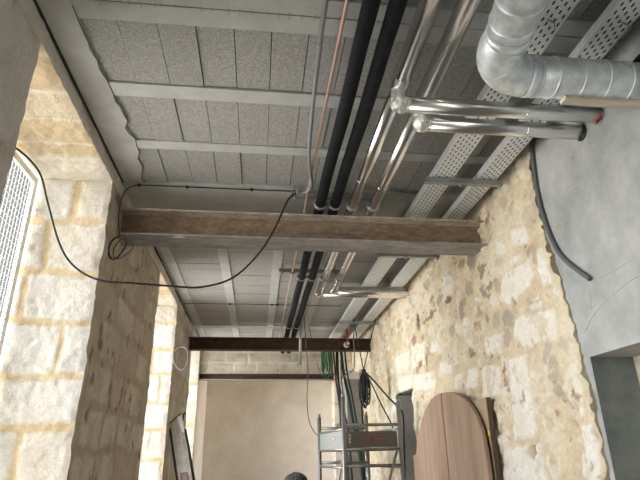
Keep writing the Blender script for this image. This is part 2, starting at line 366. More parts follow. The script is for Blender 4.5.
def pat_rubble(y, z, seed=11):
    wy = y+.014*(fbm(y*9, z*9, s=71)-.5)*2; wz = z+.014*(fbm(y*9+5, z*9, s=75)-.5)*2
    mort = mixc(np.zeros(y.shape+(3,))+np.array((.645,.535,.365)), (.765,.675,.515), sst(.3, .7, fbm(y*3, z*3, s=70)))
    col = mort.copy(); hh = np.zeros(y.shape)
    pal = np.array([(.78,.72,.62),(.74,.66,.52),(.70,.60,.44),(.66,.53,.36),(.80,.77,.70),(.54,.47,.39),(.62,.48,.34),(.76,.69,.57),(.46,.36,.28),(.40,.24,.155)])
    wt = np.cumsum([.17,.14,.13,.11,.13,.10,.08,.06,.05,.03])
    for s, sd, keep in ((.21, 21, .5), (.115, 41, .62)):
        f1, f2, i = vor(wy, wz*1.25, s, sd)
        i2 = (i*7919.) % 1.0
        cover = (i2 < keep)
        msk = sst(.012, .034, (f2-f1)*.5)*cover*sst(s*.62, s*.46, f1)
        c = pal[np.minimum(np.searchsorted(wt/wt[-1], i), 9)]
        op = msk*(.72+.28*vn(y*6, z*6, s=sd+9))
        col = col*(1-op[..., None])+c*op[..., None]; hh = np.maximum(hh*(1-msk), msk*(.014+.012*i2))
    for q in BIG:
        cx = sum(p[0] for p in q)/len(q); cz = sum(p[1] for p in q)/len(q)
        q = sorted(q, key=lambda p: math.atan2(p[1]-cz, p[0]-cx)); d = np.full(y.shape, 9.)
        for a, b in zip(q, q[1:]+q[:1]):
            L_ = math.hypot(b[0]-a[0], b[1]-a[1]); d = np.minimum(d, ((b[0]-a[0])*(wz-a[1])-(b[1]-a[1])*(wy-a[0]))/L_)
        g = sst(-.03, 0, d)*.8; col = col*(1-g[..., None])+mort*g[..., None]
        msk = sst(.0, .022, d); c = mixc(np.zeros(y.shape+(3,))+np.array((.80,.75,.65)), (.85,.82,.76), vn(y*8, z*8, s=5))
        op = msk*.92; col = col*(1-op[..., None])+c*op[..., None]; hh = hh*(1-g)+msk*.016
    sy = y+.05*(fbm(y*13, z*13, s=171)-.5)*2; sz = z+.05*(fbm(y*13+5, z*13, s=175)-.5)*2
    for (cy, cz), (ry, rz), c in SPOTS:
        d = 1-np.maximum(np.hypot((sy-cy)/ry, (sz-cz)/rz), 1.12*np.maximum(abs((sy-cy)*.8+(sz-cz)*.6)/ry, abs(sz-cz)/rz)*.95); g = sst(-.35, -.05, d); col = col*(1-g[..., None])+mort*g[..., None]
        msk = sst(.0, .22, d); op = msk*.9; col = col*(1-op[..., None])+np.array(c)*op[..., None]
        hh = hh*(1-g)+msk*(.010 if sum(c) > .2 else -.03)
    cv = sst(.70, .78, fbm(y*17, z*21, s=311))*sst(.35, .6, fbm(y*1.7, z*1.7, s=313)); col = mixc(col, (.27,.17,.10), cv*.75); hh = hh-cv*.012
    lg = sst(.60, .70, fbm(y*10, z*12, s=315)); col = mixc(col, (.50,.40,.27), lg*.4)
    tint = sst(.55, .75, fbm(y*2.2, z*2.2, s=99)); col = mixc(col, (.76,.68,.53), tint*.25)
    return hh+(fbm(y*14, z*14, s=3)-.5)*.03+(fbm(y*40, z*40, s=4)-.5)*.018, col
def pat_coursed(u, v, seed):
    m, sid = ashlar(u, v, seed, (.19, .21), (.4, .5), .012, .02); n = fbm(u*6, v*10, s=seed)
    col = mixc(np.zeros(u.shape+(3,))+np.array((.66,.62,.53)), (.50,.45,.36), m*.7)
    col = mixc(col, (.38,.33,.26), sst(.5, .75, fbm(u*4, v*7, s=seed+7))*m*.7)
    return m*.006+(n-.5)*.02, col

class Grid:
    """several displaced grids that make one masonry object"""
    def __init__(self): self.V = []; self.F = []; self.C = []; self.n = 0
    def panel(self, P0, U, V, nu, nv, N, pat, seed, keep=None, pos=None, rough=.02, fade=True):
        P0, U, V, N = [np.array(a, float) for a in (P0, U, V, N)]
        a, b = np.meshgrid(np.linspace(0, 1, nu+1), np.linspace(0, 1, nv+1), indexing='ij')
        P = P0+a[..., None]*U+b[..., None]*V if pos is None else pos(a, b)
        au = P@(U/np.linalg.norm(U)); av = P@(V/np.linalg.norm(V))
        h, c = pat(au, av, seed)
        lu, lv = np.linalg.norm(U), np.linalg.norm(V)
        if fade:
            ed = np.minimum(np.minimum(a, 1-a)*lu, np.minimum(b, 1-b)*lv); h = h*sst(0, .04, ed)
        Q = P*7.0; o = np.stack([fbm(Q[..., 0]+k*31, Q[..., 1], Q[..., 2], s=200+k, o=3)-.5 for k in range(3)], -1)
        Q = P*28.0; o2 = np.stack([vn(Q[..., 0]+k*31, Q[..., 1], Q[..., 2], s=300+k)-.5 for k in range(3)], -1)
        P = P+o*rough*1.0+o2*rough*.35+h[..., None]*N
        idx = np.arange((nu+1)*(nv+1)).reshape(nu+1, nv+1)
        q = np.stack([idx[:-1, :-1], idx[1:, :-1], idx[1:, 1:], idx[:-1, 1:]], -1)
        if np.dot(np.cross(U, V), N) < 0: q = q[..., ::-1]
        q = q.reshape(-1, 4)
        if keep is not None:
            ca = ((a[:-1, :-1]+a[1:, 1:])/2); cb = ((b[:-1, :-1]+b[1:, 1:])/2); q = q[keep(ca, cb).reshape(-1)]
        self.V.append(P.reshape(-1, 3)); self.C.append(c.reshape(-1, 3)); self.F.append(q+self.n); self.n += P.size//3
    def build(self, name, mt):
        V = np.concatenate(self.V); F = np.concatenate(self.F); C = np.concatenate(self.C)
        V[:, 2] += Z0
        me = bpy.data.meshes.new(name); me.vertices.add(len(V)); me.vertices.foreach_set('co', V.astype(np.float32).ravel())
        me.loops.add(F.size); me.loops.foreach_set('vertex_index', F.astype(np.int32).ravel())
        me.polygons.add(len(F)); me.polygons.foreach_set('loop_start', np.arange(0, F.size, 4, dtype=np.int32))
        me.update(calc_edges=True); me.validate()
        at_ = me.attributes.new('stone_colour', 'FLOAT_COLOR', 'POINT')
        at_.data.foreach_set('color', np.concatenate([np.clip(C, 0, 1), np.ones((len(C), 1))], 1).astype(np.float32).ravel())
        me.polygons.foreach_set('use_smooth', np.ones(len(F), bool))
        me.materials.append(mt); o = bpy.data.objects.new(name, me); COL.objects.link(o)
        return struct(o)

# ------------------------------------------------------------------ left wall: piers, window reveals and heads
H = 2.06; LO = -1.6; SILL = -.75; OUT = -1.70
g = Grid()
prev = -4.2
for i, (a, b) in enumerate(WINS+[(10.6, 10.6)]):
    near = i in (1, 2); st = .016 if near else .05
    L_ = a-prev
    pat = pat_greyface if i == 1 else pat_brown
    g.panel((WX, prev, LO), (0, L_, 0), (0, 0, HEAD-LO), max(2, int(L_/st)), int((HEAD-LO)/(.02 if near else .06)), (1, 0, 0), pat, 50+i)
    if b > a:
        W_ = b-a; s2 = .016 if i in (1, 2) else .05
        g.panel((WX, b, SILL), (OUT-WX, 0, 0), (0, 0, HEAD-SILL), int(.557/s2), int((HEAD-SILL)/s2), (0, -1, 0), pat_pale, 80+i)      # far jamb
        g.panel((WX, a, SILL), (OUT-WX, 0, 0), (0, 0, HEAD-SILL), 16, 60, (0, 1, 0), pat_pale, 90+i)                                   # near jamb
        g.panel((WX, a, HEAD), (OUT-WX, 0, 0), (0, W_, 0), int(.557/s2), int(W_/s2), (0, 0, -1), pat_sandy, 100+i)                    # head
        g.panel((WX, a, SILL), (OUT-WX, 0, 0), (0, W_, 0), 10, 20, (0, 0, 1), pat_pale, 110+i)                                         # sill
        g.panel((WX, a, LO), (0, W_, 0), (0, 0, SILL-LO), 20, 12, (1, 0, 0), pat_brown, 120+i)
        # outer skin of the wall so that daylight comes in only at the openings
    prev = b
g.panel((WX, -4.2, HEAD), (0, 14.8, 0), (0, 0, H+.03-HEAD), 700, 8, (1, 0, 0), pat_greyface, 140)
o = g.build('wall_left', M['stone'])
mb = MB(); prev = -4.2
for a, b in WINS+[(10.6, 10.6)]:
    mb.box(OUT, WX-.09, prev, a-.07, LO, H+.2)
    if b > a:
        mb.box(OUT, WX-.09, a-.07, b+.07, HEAD+.07, H+.2); mb.box(OUT, WX-.09, a-.07, b+.07, LO, SILL-.07)
    prev = b+.07
struct(mb.build('wall_left', M['wallconc']))

# ------------------------------------------------------------------ right wall: rubble stone beyond, grey render nearer
EY = [(-1.6, 2.90), (-.145, 2.885), (.32, 2.895), (.67, 2.925), (1.08, 2.99), (1.31, 3.05), (1.757, 3.04), (2.0, 3.03), (2.3, 3.02)]
def edge_y(z):
    zz = np.array([p[0] for p in EY]); yy = np.array([p[1] for p in EY])
    return np.interp(z, zz, yy)+.022*(fbm(z*11, z*0+2, s=8)-.5)*2+.008*(vn(z*34, z*0, s=9)-.5)+.016*(vn(z*75, z*0, s=10)-.5)
g = Grid()
DOOR = (6.464, 7.234, .74333)
YM = 6.2
def near_pos(a, b):
    z = -.5+b*(H+.04+.5); e0 = edge_y(z); t = np.clip((a-.012)/.988, 0, 1)
    y = e0+t*(YM-e0); x = np.where(a < .006, SX+.12, SX)
    return np.stack([x, y, z], -1)
g.panel((SX, 2.9, -.5), (0, YM-2.9, 0), (0, 0, H+.54), 250, 190, (-1, 0, 0), lambda u, v, s: pat_rubble(u, v), 0, pos=near_pos, rough=.012, fade=False)
def low_pos(a, b):
    z = LO+b*(-.5-LO); e0 = edge_y(z); t = np.clip((a-.02)/.98, 0, 1)
    return np.stack([np.where(a < .01, SX+.12, SX), e0+t*(YM-e0), z], -1)
g.panel((SX, 2.9, LO), (0, YM-2.9, 0), (0, 0, -.5-LO), 80, 30, (-1, 0, 0), lambda u, v, s: pat_rubble(u, v), 0, pos=low_pos, rough=.012, fade=False)
g.panel((SX, YM, LO), (0, 10.6-YM, 0), (0, 0, H+.04-LO), 200, 150, (-1, 0, 0), lambda u, v, s: pat_rubble(u, v), 0, rough=.012, fade=False,
        keep=lambda a, b: ~((YM+a*(10.6-YM) > DOOR[0]) & (YM+a*(10.6-YM) < DOOR[1]) & (LO+b*(H+.04-LO) < DOOR[2]+.001)))
g.build('wall_right', M['stone'])
# solid behind the stone, with the doorway through it
mb = MB()
mb.box(SX+.06, 2.5, 3.2, DOOR[0]-.0, LO, H+.2); mb.box(SX+.06, 2.5, DOOR[1], 10.7, LO, H+.2); mb.box(SX+.06, 2.5, DOOR[0], DOOR[1], DOOR[2], H+.2)
struct(mb.build('wall_right', M['greyblock']))
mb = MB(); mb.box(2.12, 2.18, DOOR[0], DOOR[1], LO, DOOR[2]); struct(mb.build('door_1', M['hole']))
mb = MB(); mb.box(SX-.02, 2.12, DOOR[1]-.03, DOOR[1]+.02, LO, DOOR[2]-.01); struct(mb.build('trim_1', M['jamb']))

# grey rendered wall nearer the eye, with duct and pipe holes and a recess
OP = (1.15, 2.856, .502)      # recess: near edge, far edge, head
mb = MB()
def holes_quad(mb, y0, y1, z0, z1, x, holes):
    """wall skin in the plane x with round holes cut: built as strips"""
    ys = sorted(set([y0, y1]+[h[0]+s*h[2]*1.25 for h in holes for s in (-1, 1)])); zs = sorted(set([z0, z1]+[h[1]+s*h[2]*1.25 for h in holes for s in (-1, 1)]))
    for i in range(len(ys)-1):
        for j in range(len(zs)-1):
            ya, yb, za, zb = ys[i], ys[i+1], zs[j], zs[j+1]; cy, cz = (ya+yb)/2, (za+zb)/2
            hit = [h for h in holes if abs(cy-h[0]) < 1e-3+h[2]*.01 and abs(cz-h[1]) < 1e-3+h[2]*.01]
            if hit:
                hy, hz, r = hit[0]; n = 32; R_ = []; C_ = []
                for k in range(n):
                    t = 2*math.pi*(k+.5)/n; c, s = math.cos(t), math.sin(t); q = max(abs(c), abs(s)); R_.append((x, hy+r*1.25*c/q, hz+r*1.25*s/q)); C_.append((x, hy+r*c, hz+r*s))
                D_ = [(x+.3, p[1], p[2]) for p in C_]
                crn = [(x, hy+r*1.25*a_, hz+r*1.25*b_) for a_, b_ in ((1,1),(-1,1),(-1,-1),(1,-1))]
                mb.add(R_+C_, [(k, (k+1) % n, n+(k+1) % n, n+k) for k in range(n)])
                for q_, c_ in enumerate(crn):
                    k0 = (n//8-1+q_*n//4) % n; mb.add([R_[k0], c_, R_[(k0+1) % n]], [(0, 1, 2)])
                mm = mb.m; mb.m = 1; mb.add(C_+D_, [(k, (k+1) % n, n+(k+1) % n, n+k) for k in range(n)]); mb.add(D_, [tuple(range(n))]); mb.m = mm
            else: mb.add([(x, ya, za), (x, yb, za), (x, yb, zb), (x, ya, zb)], [(0, 1, 2, 3)])
PZ, PY1, PY2 = 1.782, 2.317, 2.486
DZ, DY, DX, DR = 1.72, 1.96, 1.06, .10
holes_quad(mb, OP[1], 3.2, LO, OP[2], CX, [])
holes_quad(mb, -4.2, OP[0], LO, OP[2], CX, [])
holes_quad(mb, -4.2, 3.2, OP[2], H+.05, CX, [(DY-.01, DZ+.022, .145)])
mb.m = 0
mb.add([(CX, OP[0], OP[2]), (CX, OP[1], OP[2]), (CX+.5, OP[1], OP[2]), (CX+.5, OP[0], OP[2])], [(0,1,2,3)])
mb.add([(CX, OP[0], LO), (CX, OP[0], OP[2]), (CX+.5, OP[0], OP[2]), (CX+.5, OP[0], LO)], [(0,1,2,3)])
mb.add([(CX+.5, -4.2, LO), (CX+.5, 3.2, LO), (CX+.5, 3.2, H+.2), (CX+.5, -4.2, H+.2)], [(0,1,2,3)])
# form seams and a long arched crack standing just proud of the render
mb.m = 2
crack = spline([at(0, CX-.001, *p) for p in ((585,331),(592,317),(603,303),(618,290),(640,274),(665,262))], 6); mb.tube(crack, .0035, 6)
mb.tube([at(0, CX-.001, *p) for p in ((591,282),(615,270),(640,254),(680,230))], .0025, 6)
mb.tube([at(0, CX-.001, *p) for p in ((536,214),(560,197),(590,176),(600,168))], .002, 6)
mb.tube([at(0, CX-.001, *p) for p in ((588,276),(589,290),(592,310))], .002, 6)
mb.m = 3
for p, r in (((573,158),.012), ((560,191),.007), ((600,195),.006), ((606,176),.006), ((585,146),.004), ((620,142),.005), ((616,230),.004)):
    c = at(0, CX, *p); mb.ball((c.x, c.y, c.z), r, 10, 6, sc=(.15, 1, .8))
struct(mb.build('wall_right', [M['wallconc'], M['hole'], M['concrete'], M['greyblock']], recalc=False))
mb = MB(); mb.box(CX+.002, CX+.5, OP[1], OP[1]+.06, LO, OP[2]); struct(mb.build('trim_2', M['slate']))
mb = MB(); mb.box(2.163, 2.21, OP[1]-.62, OP[1]-.001, LO, OP[2]); struct(mb.build('door_2', M['palewood']))

# ------------------------------------------------------------------ cross wall, back room, rear wall, floor
g = Grid()
g.panel((WX-.1, 10.6, 1.49), (2.66, 0, 0), (0, 0, .63), 130, 32, (0, -1, 0), pat_coursed, 300, rough=.01)
g.panel((1.50, 10.6, LO), (.45, 0, 0), (0, 0, 3.7), 22, 180, (0, -1, 0), pat_pale, 301, rough=.02)
g.panel((1.50, 10.6, LO), (0, .45, 0), (0, 0, 3.7), 12, 90, (-1, 0, 0), pat_pale, 302, rough=.02)
g.build('wall_back', M['stone'])
mb = MB(); mb.box(-1.5, 1.50, 10.66, 11.05, 1.50, H+.2); mb.box(1.56, 2.5, 10.66, 11.05, LO, H+.2)
struct(mb.build('wall_back', M['plaster']))
mb = MB()
mb.box(-1.6, 3.4, 12.4, 12.6, LO, 2.3); mb.box(-1.6, -1.14, 10.6, 12.4, LO, 2.3); mb.box(-1.6, 3.4, 10.9, 12.6, 2.2, 2.4)
mb.box(3.2, 3.4, 12.2, 12.5, LO, 2.3); mb.box(3.2, 3.4, 10.66, 10.8, LO, 2.3); mb.box(3.2, 3.4, 10.8, 12.2, 1.3, 2.3); mb.box(3.2, 3.4, 10.8, 12.2, LO, -.5)
for z in (.15, .78): mb.box(-1.14, 3.2, 12.392, 12.401, z, z+.006)
struct(mb.build('wall_far', M['plaster']))
mb = MB(); mb.box(-1.9, 3.4, -4.4, 12.6, LO-.2, LO); struct(mb.build('floor', M['floor']))
mb = MB(); mb.box(-1.9, 2.5, -4.4, -4.2, LO, H+.2)
struct(mb.build('wall_rear', M['wallconc']))

# ------------------------------------------------------------------ ceiling of hollow blocks between concrete joists
mb = MB()
XL, XR = WX-.1, CX+.1
mb.m = 2; mb.box(-1.85, 2.5, -4.4, 11.0, H+.05, H+.25)
mb.m = 0
def blocks_x(y0, y1, skip=()):
    k0 = int((XL-.016)/.197)-1
    for k in range(k0, 11):
        x0 = .016+.197*k
        if x0 < XL-.2 or x0 > XR: continue
        g_ = .0012+rnd.random()*.0022; dz = rnd.uniform(0, .008)
        mb.box(x0+g_, x0+.197-g_, y0+.004, y1-.004, H+dz, H+.051)
JX = [(1.30, 1.42), (1.905, 2.010), (2.018, 2.135), (2.63, 2.75), (3.245, 3.345)]
mb.m = 1
for a, b in JX: mb.box(XL, XR, a, b, H-.008, H+.051)
mb.box(XL, XR, -4.2, .70, H-.004, H+.051)
mb.m = 0
for a, b in ((.70, 1.30), (1.42, 1.905), (2.135, 2.63), (2.75, 3.245), (3.345, 3.862)): blocks_x(a, b)
mb.m = 3
mb.box(XL, XR, 3.862, 4.62, H-.02, H+.051)
mb.box(XL, XR, 8.86, 9.10, H-.01, H+.051); mb.box(XL, XR, 10.4, 11.0, H-.01, H+.051)
JC = [-1.03, -.425, .175, .775, 1.375]
for (y0, y1) in ((4.62, 8.86), (9.10, 10.4)):
    mb.m = 1
    for c in JC: mb.box(c-.055, c+.055, y0, y1, H-.008, H+.051)
    mb.m = 0
    edges = [XL]+[q for c in JC for q in (c-.055, c+.055)]+[XR]
    for i in range(0, len(edges), 2):
        x0, x1 = edges[i], edges[i+1]
        if x1-x0 < .02: continue
        y = y0
        while y < y1-.02:
            yb = min(y+.2, y1); dz = rnd.uniform(0, .006)
            mb.box(x0+.003, x1-.003, y+.003, yb-.003, H+dz, H+.051); y += .2
# poured edge strip with its ragged border over the block ends
mb.m = 3
rag = [(72,6),(76,15),(78,21),(84,35),(88,43),(90,50),(94.5,57),(97,60),(99,69),(102.7,75),(106.7,80.5),(113,94),(115,101.6),(120,107),(123,114),(127,121),(125,128),(129,134),(135,139),(136.4,146),(139,152),(137.5,158.5),(142,166),(141,179),(146,184)]
R_ = [at(2, H-.012, *p) for p in rag]; zz = H-.012
pts = [(XL, 1.9, zz)]+[(p.x, p.y, zz) for p in R_]+[(R_[-1].x, 3.87, zz), (XL, 3.87, zz)]
mb.m = 2; mb.tube([(WX+.016, y, zz) for y in (1.0, 2.0, 3.0, 3.87)], .009, 6); mb.tube([(WX+.012, y, H-.006) for y in (4.6, 8.7)], .008, 6); mb.m = 3  # dark tubes paint the shadowed crack where the left wall meets the ceiling
for i in range(len(R_)-1):
    a, b = R_[i], R_[i+1]; mb.prism([(XL, a.y, zz), (a.x, a.y, zz), (b.x, b.y, zz), (XL, b.y, zz)], (0, 0, .05))
mb.box(XL, -.96, -1, R_[0].y, zz, H+.05)
mb.m = 2; mb.tube([(p.x, p.y, zz+.003) for p in R_], .0032, 5); mb.m = 3
# wire ends sticking out of the joint between the paired joists
mb.m = 4
for i in range(26):
    x = -.95+i*.062+rnd.uniform(-.02, .02); mb.tube([(x, 2.014-rnd.uniform(.01,.02), H-.010), (x+rnd.uniform(-.004,.004), 2.014+rnd.uniform(.008,.03), H-.010)], .0018, 5)
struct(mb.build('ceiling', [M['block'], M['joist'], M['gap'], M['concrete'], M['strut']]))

# ------------------------------------------------------------------ windows
for i, (a, b) in enumerate(WINS):
    xw = -1.66; y0, y1, z0, z1 = a+.03, b-.035, SILL+.02, HEAD-.03
    mb = MB(); t = .05
    for yy in (y0, y1-t): mb.box(xw-.03, xw, yy, yy+t, z0, z1)
    mb.box(xw-.03, xw, y0+t, y1-t, z1-t, z1); mb.box(xw-.03, xw, y0+t, y1-t, z0, z0+t)
    w = struct(mb.build('window_%d' % i, M['white'], bevel=.004))
    if i == 1:
        mb = MB(); y = y0+t
        while y < y1-t: mb.tube([(xw-.006, y, z0+t), (xw-.006, y, z1-t)], .0034, 5); y += .045
        z = z0+t
        while z < z1-t: mb.tube([(xw-.002, y0+t, z), (xw-.002, y1-t, z)], .0034, 5); z += .045
        mb.build('mesh_grille', M['white'], w)
        mb = MB(); mb.box(xw-.028, xw-.012, y1-.5, y1-.46, z0+t, z1-t); mb.build('glazing_bar', M['white'], w)

# ------------------------------------------------------------------ steel beams
def beam(name, y0, x0, x1, zb, zt, wid, tf, mats, label, marks=()):
    mb = MB(); yc = y0+wid/2; tw = .012
    mb.m = 0; mb.box(x0, x1, yc-tw/2, yc+tw/2, zb+tf, zt-tf)
    mb.m = 2; mb.box(x0, x1, y0, y0+wid, zt-tf, zt)
    mb.m = 1; mb.box(x0, x1, y0, y0+wid, zb, zb+tf)
    for s in (-1, 1):   # rolled fillets
        mb.m = 0
        for zz, d in ((zb+tf, 1), (zt-tf, -1)):
            mb.prism([(x0, yc+s*tw/2, zz), (x0, yc+s*(tw/2+.018), zz), (x0, yc+s*tw/2, zz+d*.018)], (x1-x0, 0, 0))
    o = tag(mb.build(name, mats), label, 'beam')
    return o
b1 = beam('steel_beam', 3.90, WX-.12, SX+.10, 1.612, 1.838, .26, .014, [M['rust'], M['flange'], M['flangetop']], 'nearest rusty steel I-beam crossing the room below the pipes, wall to wall')
mb = MB(); c = at(2, 1.6115, 179, 237)
mb.prism([(c.x+.05*math.cos(t)*(1+.2*math.sin(3*t)), c.y+.018*math.sin(t), 1.6105) for t in [2*math.pi*k/14 for k in range(14)]], (0, 0, .0012))
po = mb.build('paint_mark', M['mark'], b1); po['label'] = 'small white paint smear'
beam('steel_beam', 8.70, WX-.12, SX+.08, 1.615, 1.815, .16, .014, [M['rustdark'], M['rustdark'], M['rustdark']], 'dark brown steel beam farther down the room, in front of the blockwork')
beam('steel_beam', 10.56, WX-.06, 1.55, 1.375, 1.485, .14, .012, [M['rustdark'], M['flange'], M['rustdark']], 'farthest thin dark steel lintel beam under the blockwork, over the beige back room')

# ------------------------------------------------------------------ strut rails
def rail(x0, x1, y, z, label, rods, up=True, top=H, h=.041):
    mb = MB()
    mb.box(x0, x1, y-.0205, y+.0205, z, z+.003); 
    for s in (-1, 1): mb.box(x0, x1, y+s*.0195-.0015, y+s*.0195+.0015, z, z+h)
    for s in (-1, 1): mb.box(x0, x1, y+s*.015-.0055, y+s*.015+.0055, z+h-.003, z+h)
    o = tag(mb.build('strut_rail', M['strut']), label, 'rail', 'galvanised strut rails under the ceiling')
    for x in rods:
        m2 = MB(); m2.tube([(x, y, z-.03), (x, y, top)], .005, 8); m2.tube([(x, y, z-.012), (x, y, z-.001)], .010, 6); m2.build('threaded_rod', M['strut'], o)
    return o
TZ = 1.93
rail(1.20, 1.81, 3.37, TZ-.046, 'grey strut rail under both cable trays in front of the nearest beam', (1.48, 1.79))
rail(.22, 1.22, 3.83, 1.955, 'thin strut rail above the pipes just in front of the nearest beam', (.25, .62, 1.15))
rail(1.20, 1.84, 4.96, TZ-.046, 'strut rail under the cable trays right behind the nearest beam', (1.48, 1.82))
rail(.20, .90, 5.74, 1.955, 'strut rail carrying the dark pipes beyond the nearest beam', (.24, .86))
rail(.92, 1.80, 6.18, TZ-.046, 'strut rail beside the silver cross pipes at their wall end', (1.0, 1.6))
rail(1.22, 1.84, 7.95, TZ-.046, 'farthest strut rail under the cable trays before the dark beam', (1.26, 1.8))
rail(.95, 1.90, 1.50, 2.0, 'pale strut rail over the ventilation duct by the ceiling', (1.2, 1.85))

# ------------------------------------------------------------------ pipes along the room
def clamp(parent, c, r, ztop, m='strut'):
    mb = MB(); mb.tube([(c[0]+(r+.003)*math.cos(t), c[1]-.011, c[2]+(r+.003)*math.sin(t)) for t in [2*math.pi*k/24 for k in range(24)]], .006, 6, closed=True)
    mb.tube([(c[0]+(r+.003)*math.cos(t), c[1]+.011, c[2]+(r+.003)*math.sin(t)) for t in [2*math.pi*k/24 for k in range(24)]], .006, 6, closed=True)
    mb.tube([(c[0], c[1], c[2]+r), (c[0], c[1], ztop)], .005, 8)
    for s in (-1, 1): mb.box(c[0]+s*(r+.012)-.012, c[0]+s*(r+.012)+.012, c[1]-.014, c[1]+.014, c[2]-.006, c[2]+.006)
    mb.build('pipe_clamp', M[m], parent)
def jacket(mb, p0, p1, r, every=1.0, seg=24):
    p0, p1 = Vector(p0), Vector(p1); d = (p1-p0); L_ = d.length; d.normalize(); n = max(2, int(L_/every)+1)
    mb.tube([p0+d*L_*i/n for i in range(n+1)], r, seg)
    for i in range(1, n):
        c = p0+d*L_*i/n; mb.tube([c-d*.004, c-d*.003, c+d*.003, c+d*.004], [r, r+.0025, r+.0025, r], seg, caps=False)
SZ = 1.90; SR = .0435; BR = .045; NR = .0515
YE = 6.33
for i, (x, py, ye, zb) in enumerate(((.728, PY1, YE+.07, SZ), (.9025, PY2, YE-.05, SZ))):
    mb = MB(); jacket(mb, (x, -2.5, SZ), (x, py-.10, SZ), NR, 1.15); mb.tube([(x, py-.10, SZ), (x, py-.06, SZ), (x, py+.05, SZ), (x, py+.07, SZ)], [NR, NR+.001, SR+.002, SR], 24, caps=False); jacket(mb, (x, py+.07, SZ), (x, ye-.06, SZ), SR, 1.1)
    o = tag(mb.build('heating_pipe', M['silver']), ['left silver insulated pipe along the room with foil elbow and upper cross branch', 'right silver insulated pipe along the room feeding the lower cross branch'][i], 'pipe', 'silver insulated pipes under the ceiling')
    mb = MB(); mb.tube(spline([(x, py, SZ), (x, py, PZ+.02), (x+.01, py, PZ+.004), (x+.05, py, PZ)], 6), BR*1.02, 20); mb.ball((x+.004, py, PZ+.004), .057, 18, 12, wob=.10)
    mb.build('elbow', M['foil'], o)
    mb = MB(); jacket(mb, (x+.03, py, PZ), (CX+.25, py, PZ), BR, .9); br = mb.build('branch_pipe', M['silver'], o)
    mb = MB(); nn = 26
    if i == 0:
        ringp = [(CX-.006, py+(BR+.003+.003*math.sin(5*t))*math.cos(t), PZ+(BR+.003+.003*math.sin(3*t))*math.sin(t)) for t in [math.pi*1.05+math.pi*1.05*k/nn for k in range(nn)]]
        mb.tube(ringp, .0035, 6); f_ = mb.build('foam_seal', M['orange'], br); f_['label'] = 'orange foam sealing the wall hole'
    else:
        mb.tube([(CX-.004, py+(BR+.002)*math.cos(t), PZ-.004+(BR+.002)*math.sin(t)) for t in [2*math.pi*k/nn for k in range(nn)]], .004, 6, closed=True); mb.build('wall_collar', M['hole'], br)
    # elbow and cross run at the far end, into the stone wall
    mb = MB(); mb.tube(spline([(x, ye-.07, SZ), (x, ye-.03, SZ), (x+.02, ye-.005, SZ), (x+.05, ye, SZ)], 6), SR*1.03, 20); mb.build('end_elbow', M['silver'], o)
    mb = MB(); jacket(mb, (x+.05, ye, SZ), (SX+.1, ye, SZ), SR*.92, .8); mb.build('cross_pipe', M['silver'], o)
    for yy in (-.5, 3.83, 5.74): clamp(o, (x, yy, SZ), SR if yy > 3 else NR, 1.99 if yy > 3 else H)
for i, x in enumerate((.4608, .5485+.03)):
    mb = MB(); n = 40; zc = 1.90
    x = (.2425, .306)[i]*zc
    mb.tube([(x+.003*math.sin(j*1.3), -2.5+j*(10.4+2.5)/n, zc-.004*abs(math.sin(j*.9))) for j in range(n+1)], [.041*(1+.02*math.sin(j*2.1)) for j in range(n+1)], 20)
    o = tag(mb.build('insulated_pipe', M['rubber']), ['left black foam-wrapped pipe running the length of the ceiling', 'right black foam-wrapped pipe running beside the silver pipes'][i], 'pipe', 'black insulated pipes under the ceiling')
    for yy in (-.5, 3.83, 5.74, 8.2): clamp(o, (x, yy, zc), .041, 1.99 if 3 < yy < 6 else H)
zc = 1.95; mb = MB(); x = .181*zc
mb.tube([(x+.004*math.sin(j*.8), -2.5+j*(10.3+2.5)/30, zc+.004*math.cos(j)) for j in range(31)], .0095, 12)
o = tag(mb.build('copper_pipe', M['copper']), 'thin bare copper pipe beside the black pipes', 'pipe')
for yy in (-.4, 3.66, 5.74, 7.4): clamp(o, (x, yy, zc), .010, H)
mb = MB(); P = [at(2, 1.94, *p) for p in ((333,-60),(326,0),(320,45),(314,95),(311,125),(309,155),(310,172),(312,184),(308,191),(302,193),(297,192))]
P[0].y = -.8; P[0].x = P[1].x-.02
mb.tube(spline(P, 6), .0125, 12); tag(mb.build('conduit', M['conduit']), 'grey flexible conduit beside the copper pipe, bent end before the nearest beam', 'conduit')

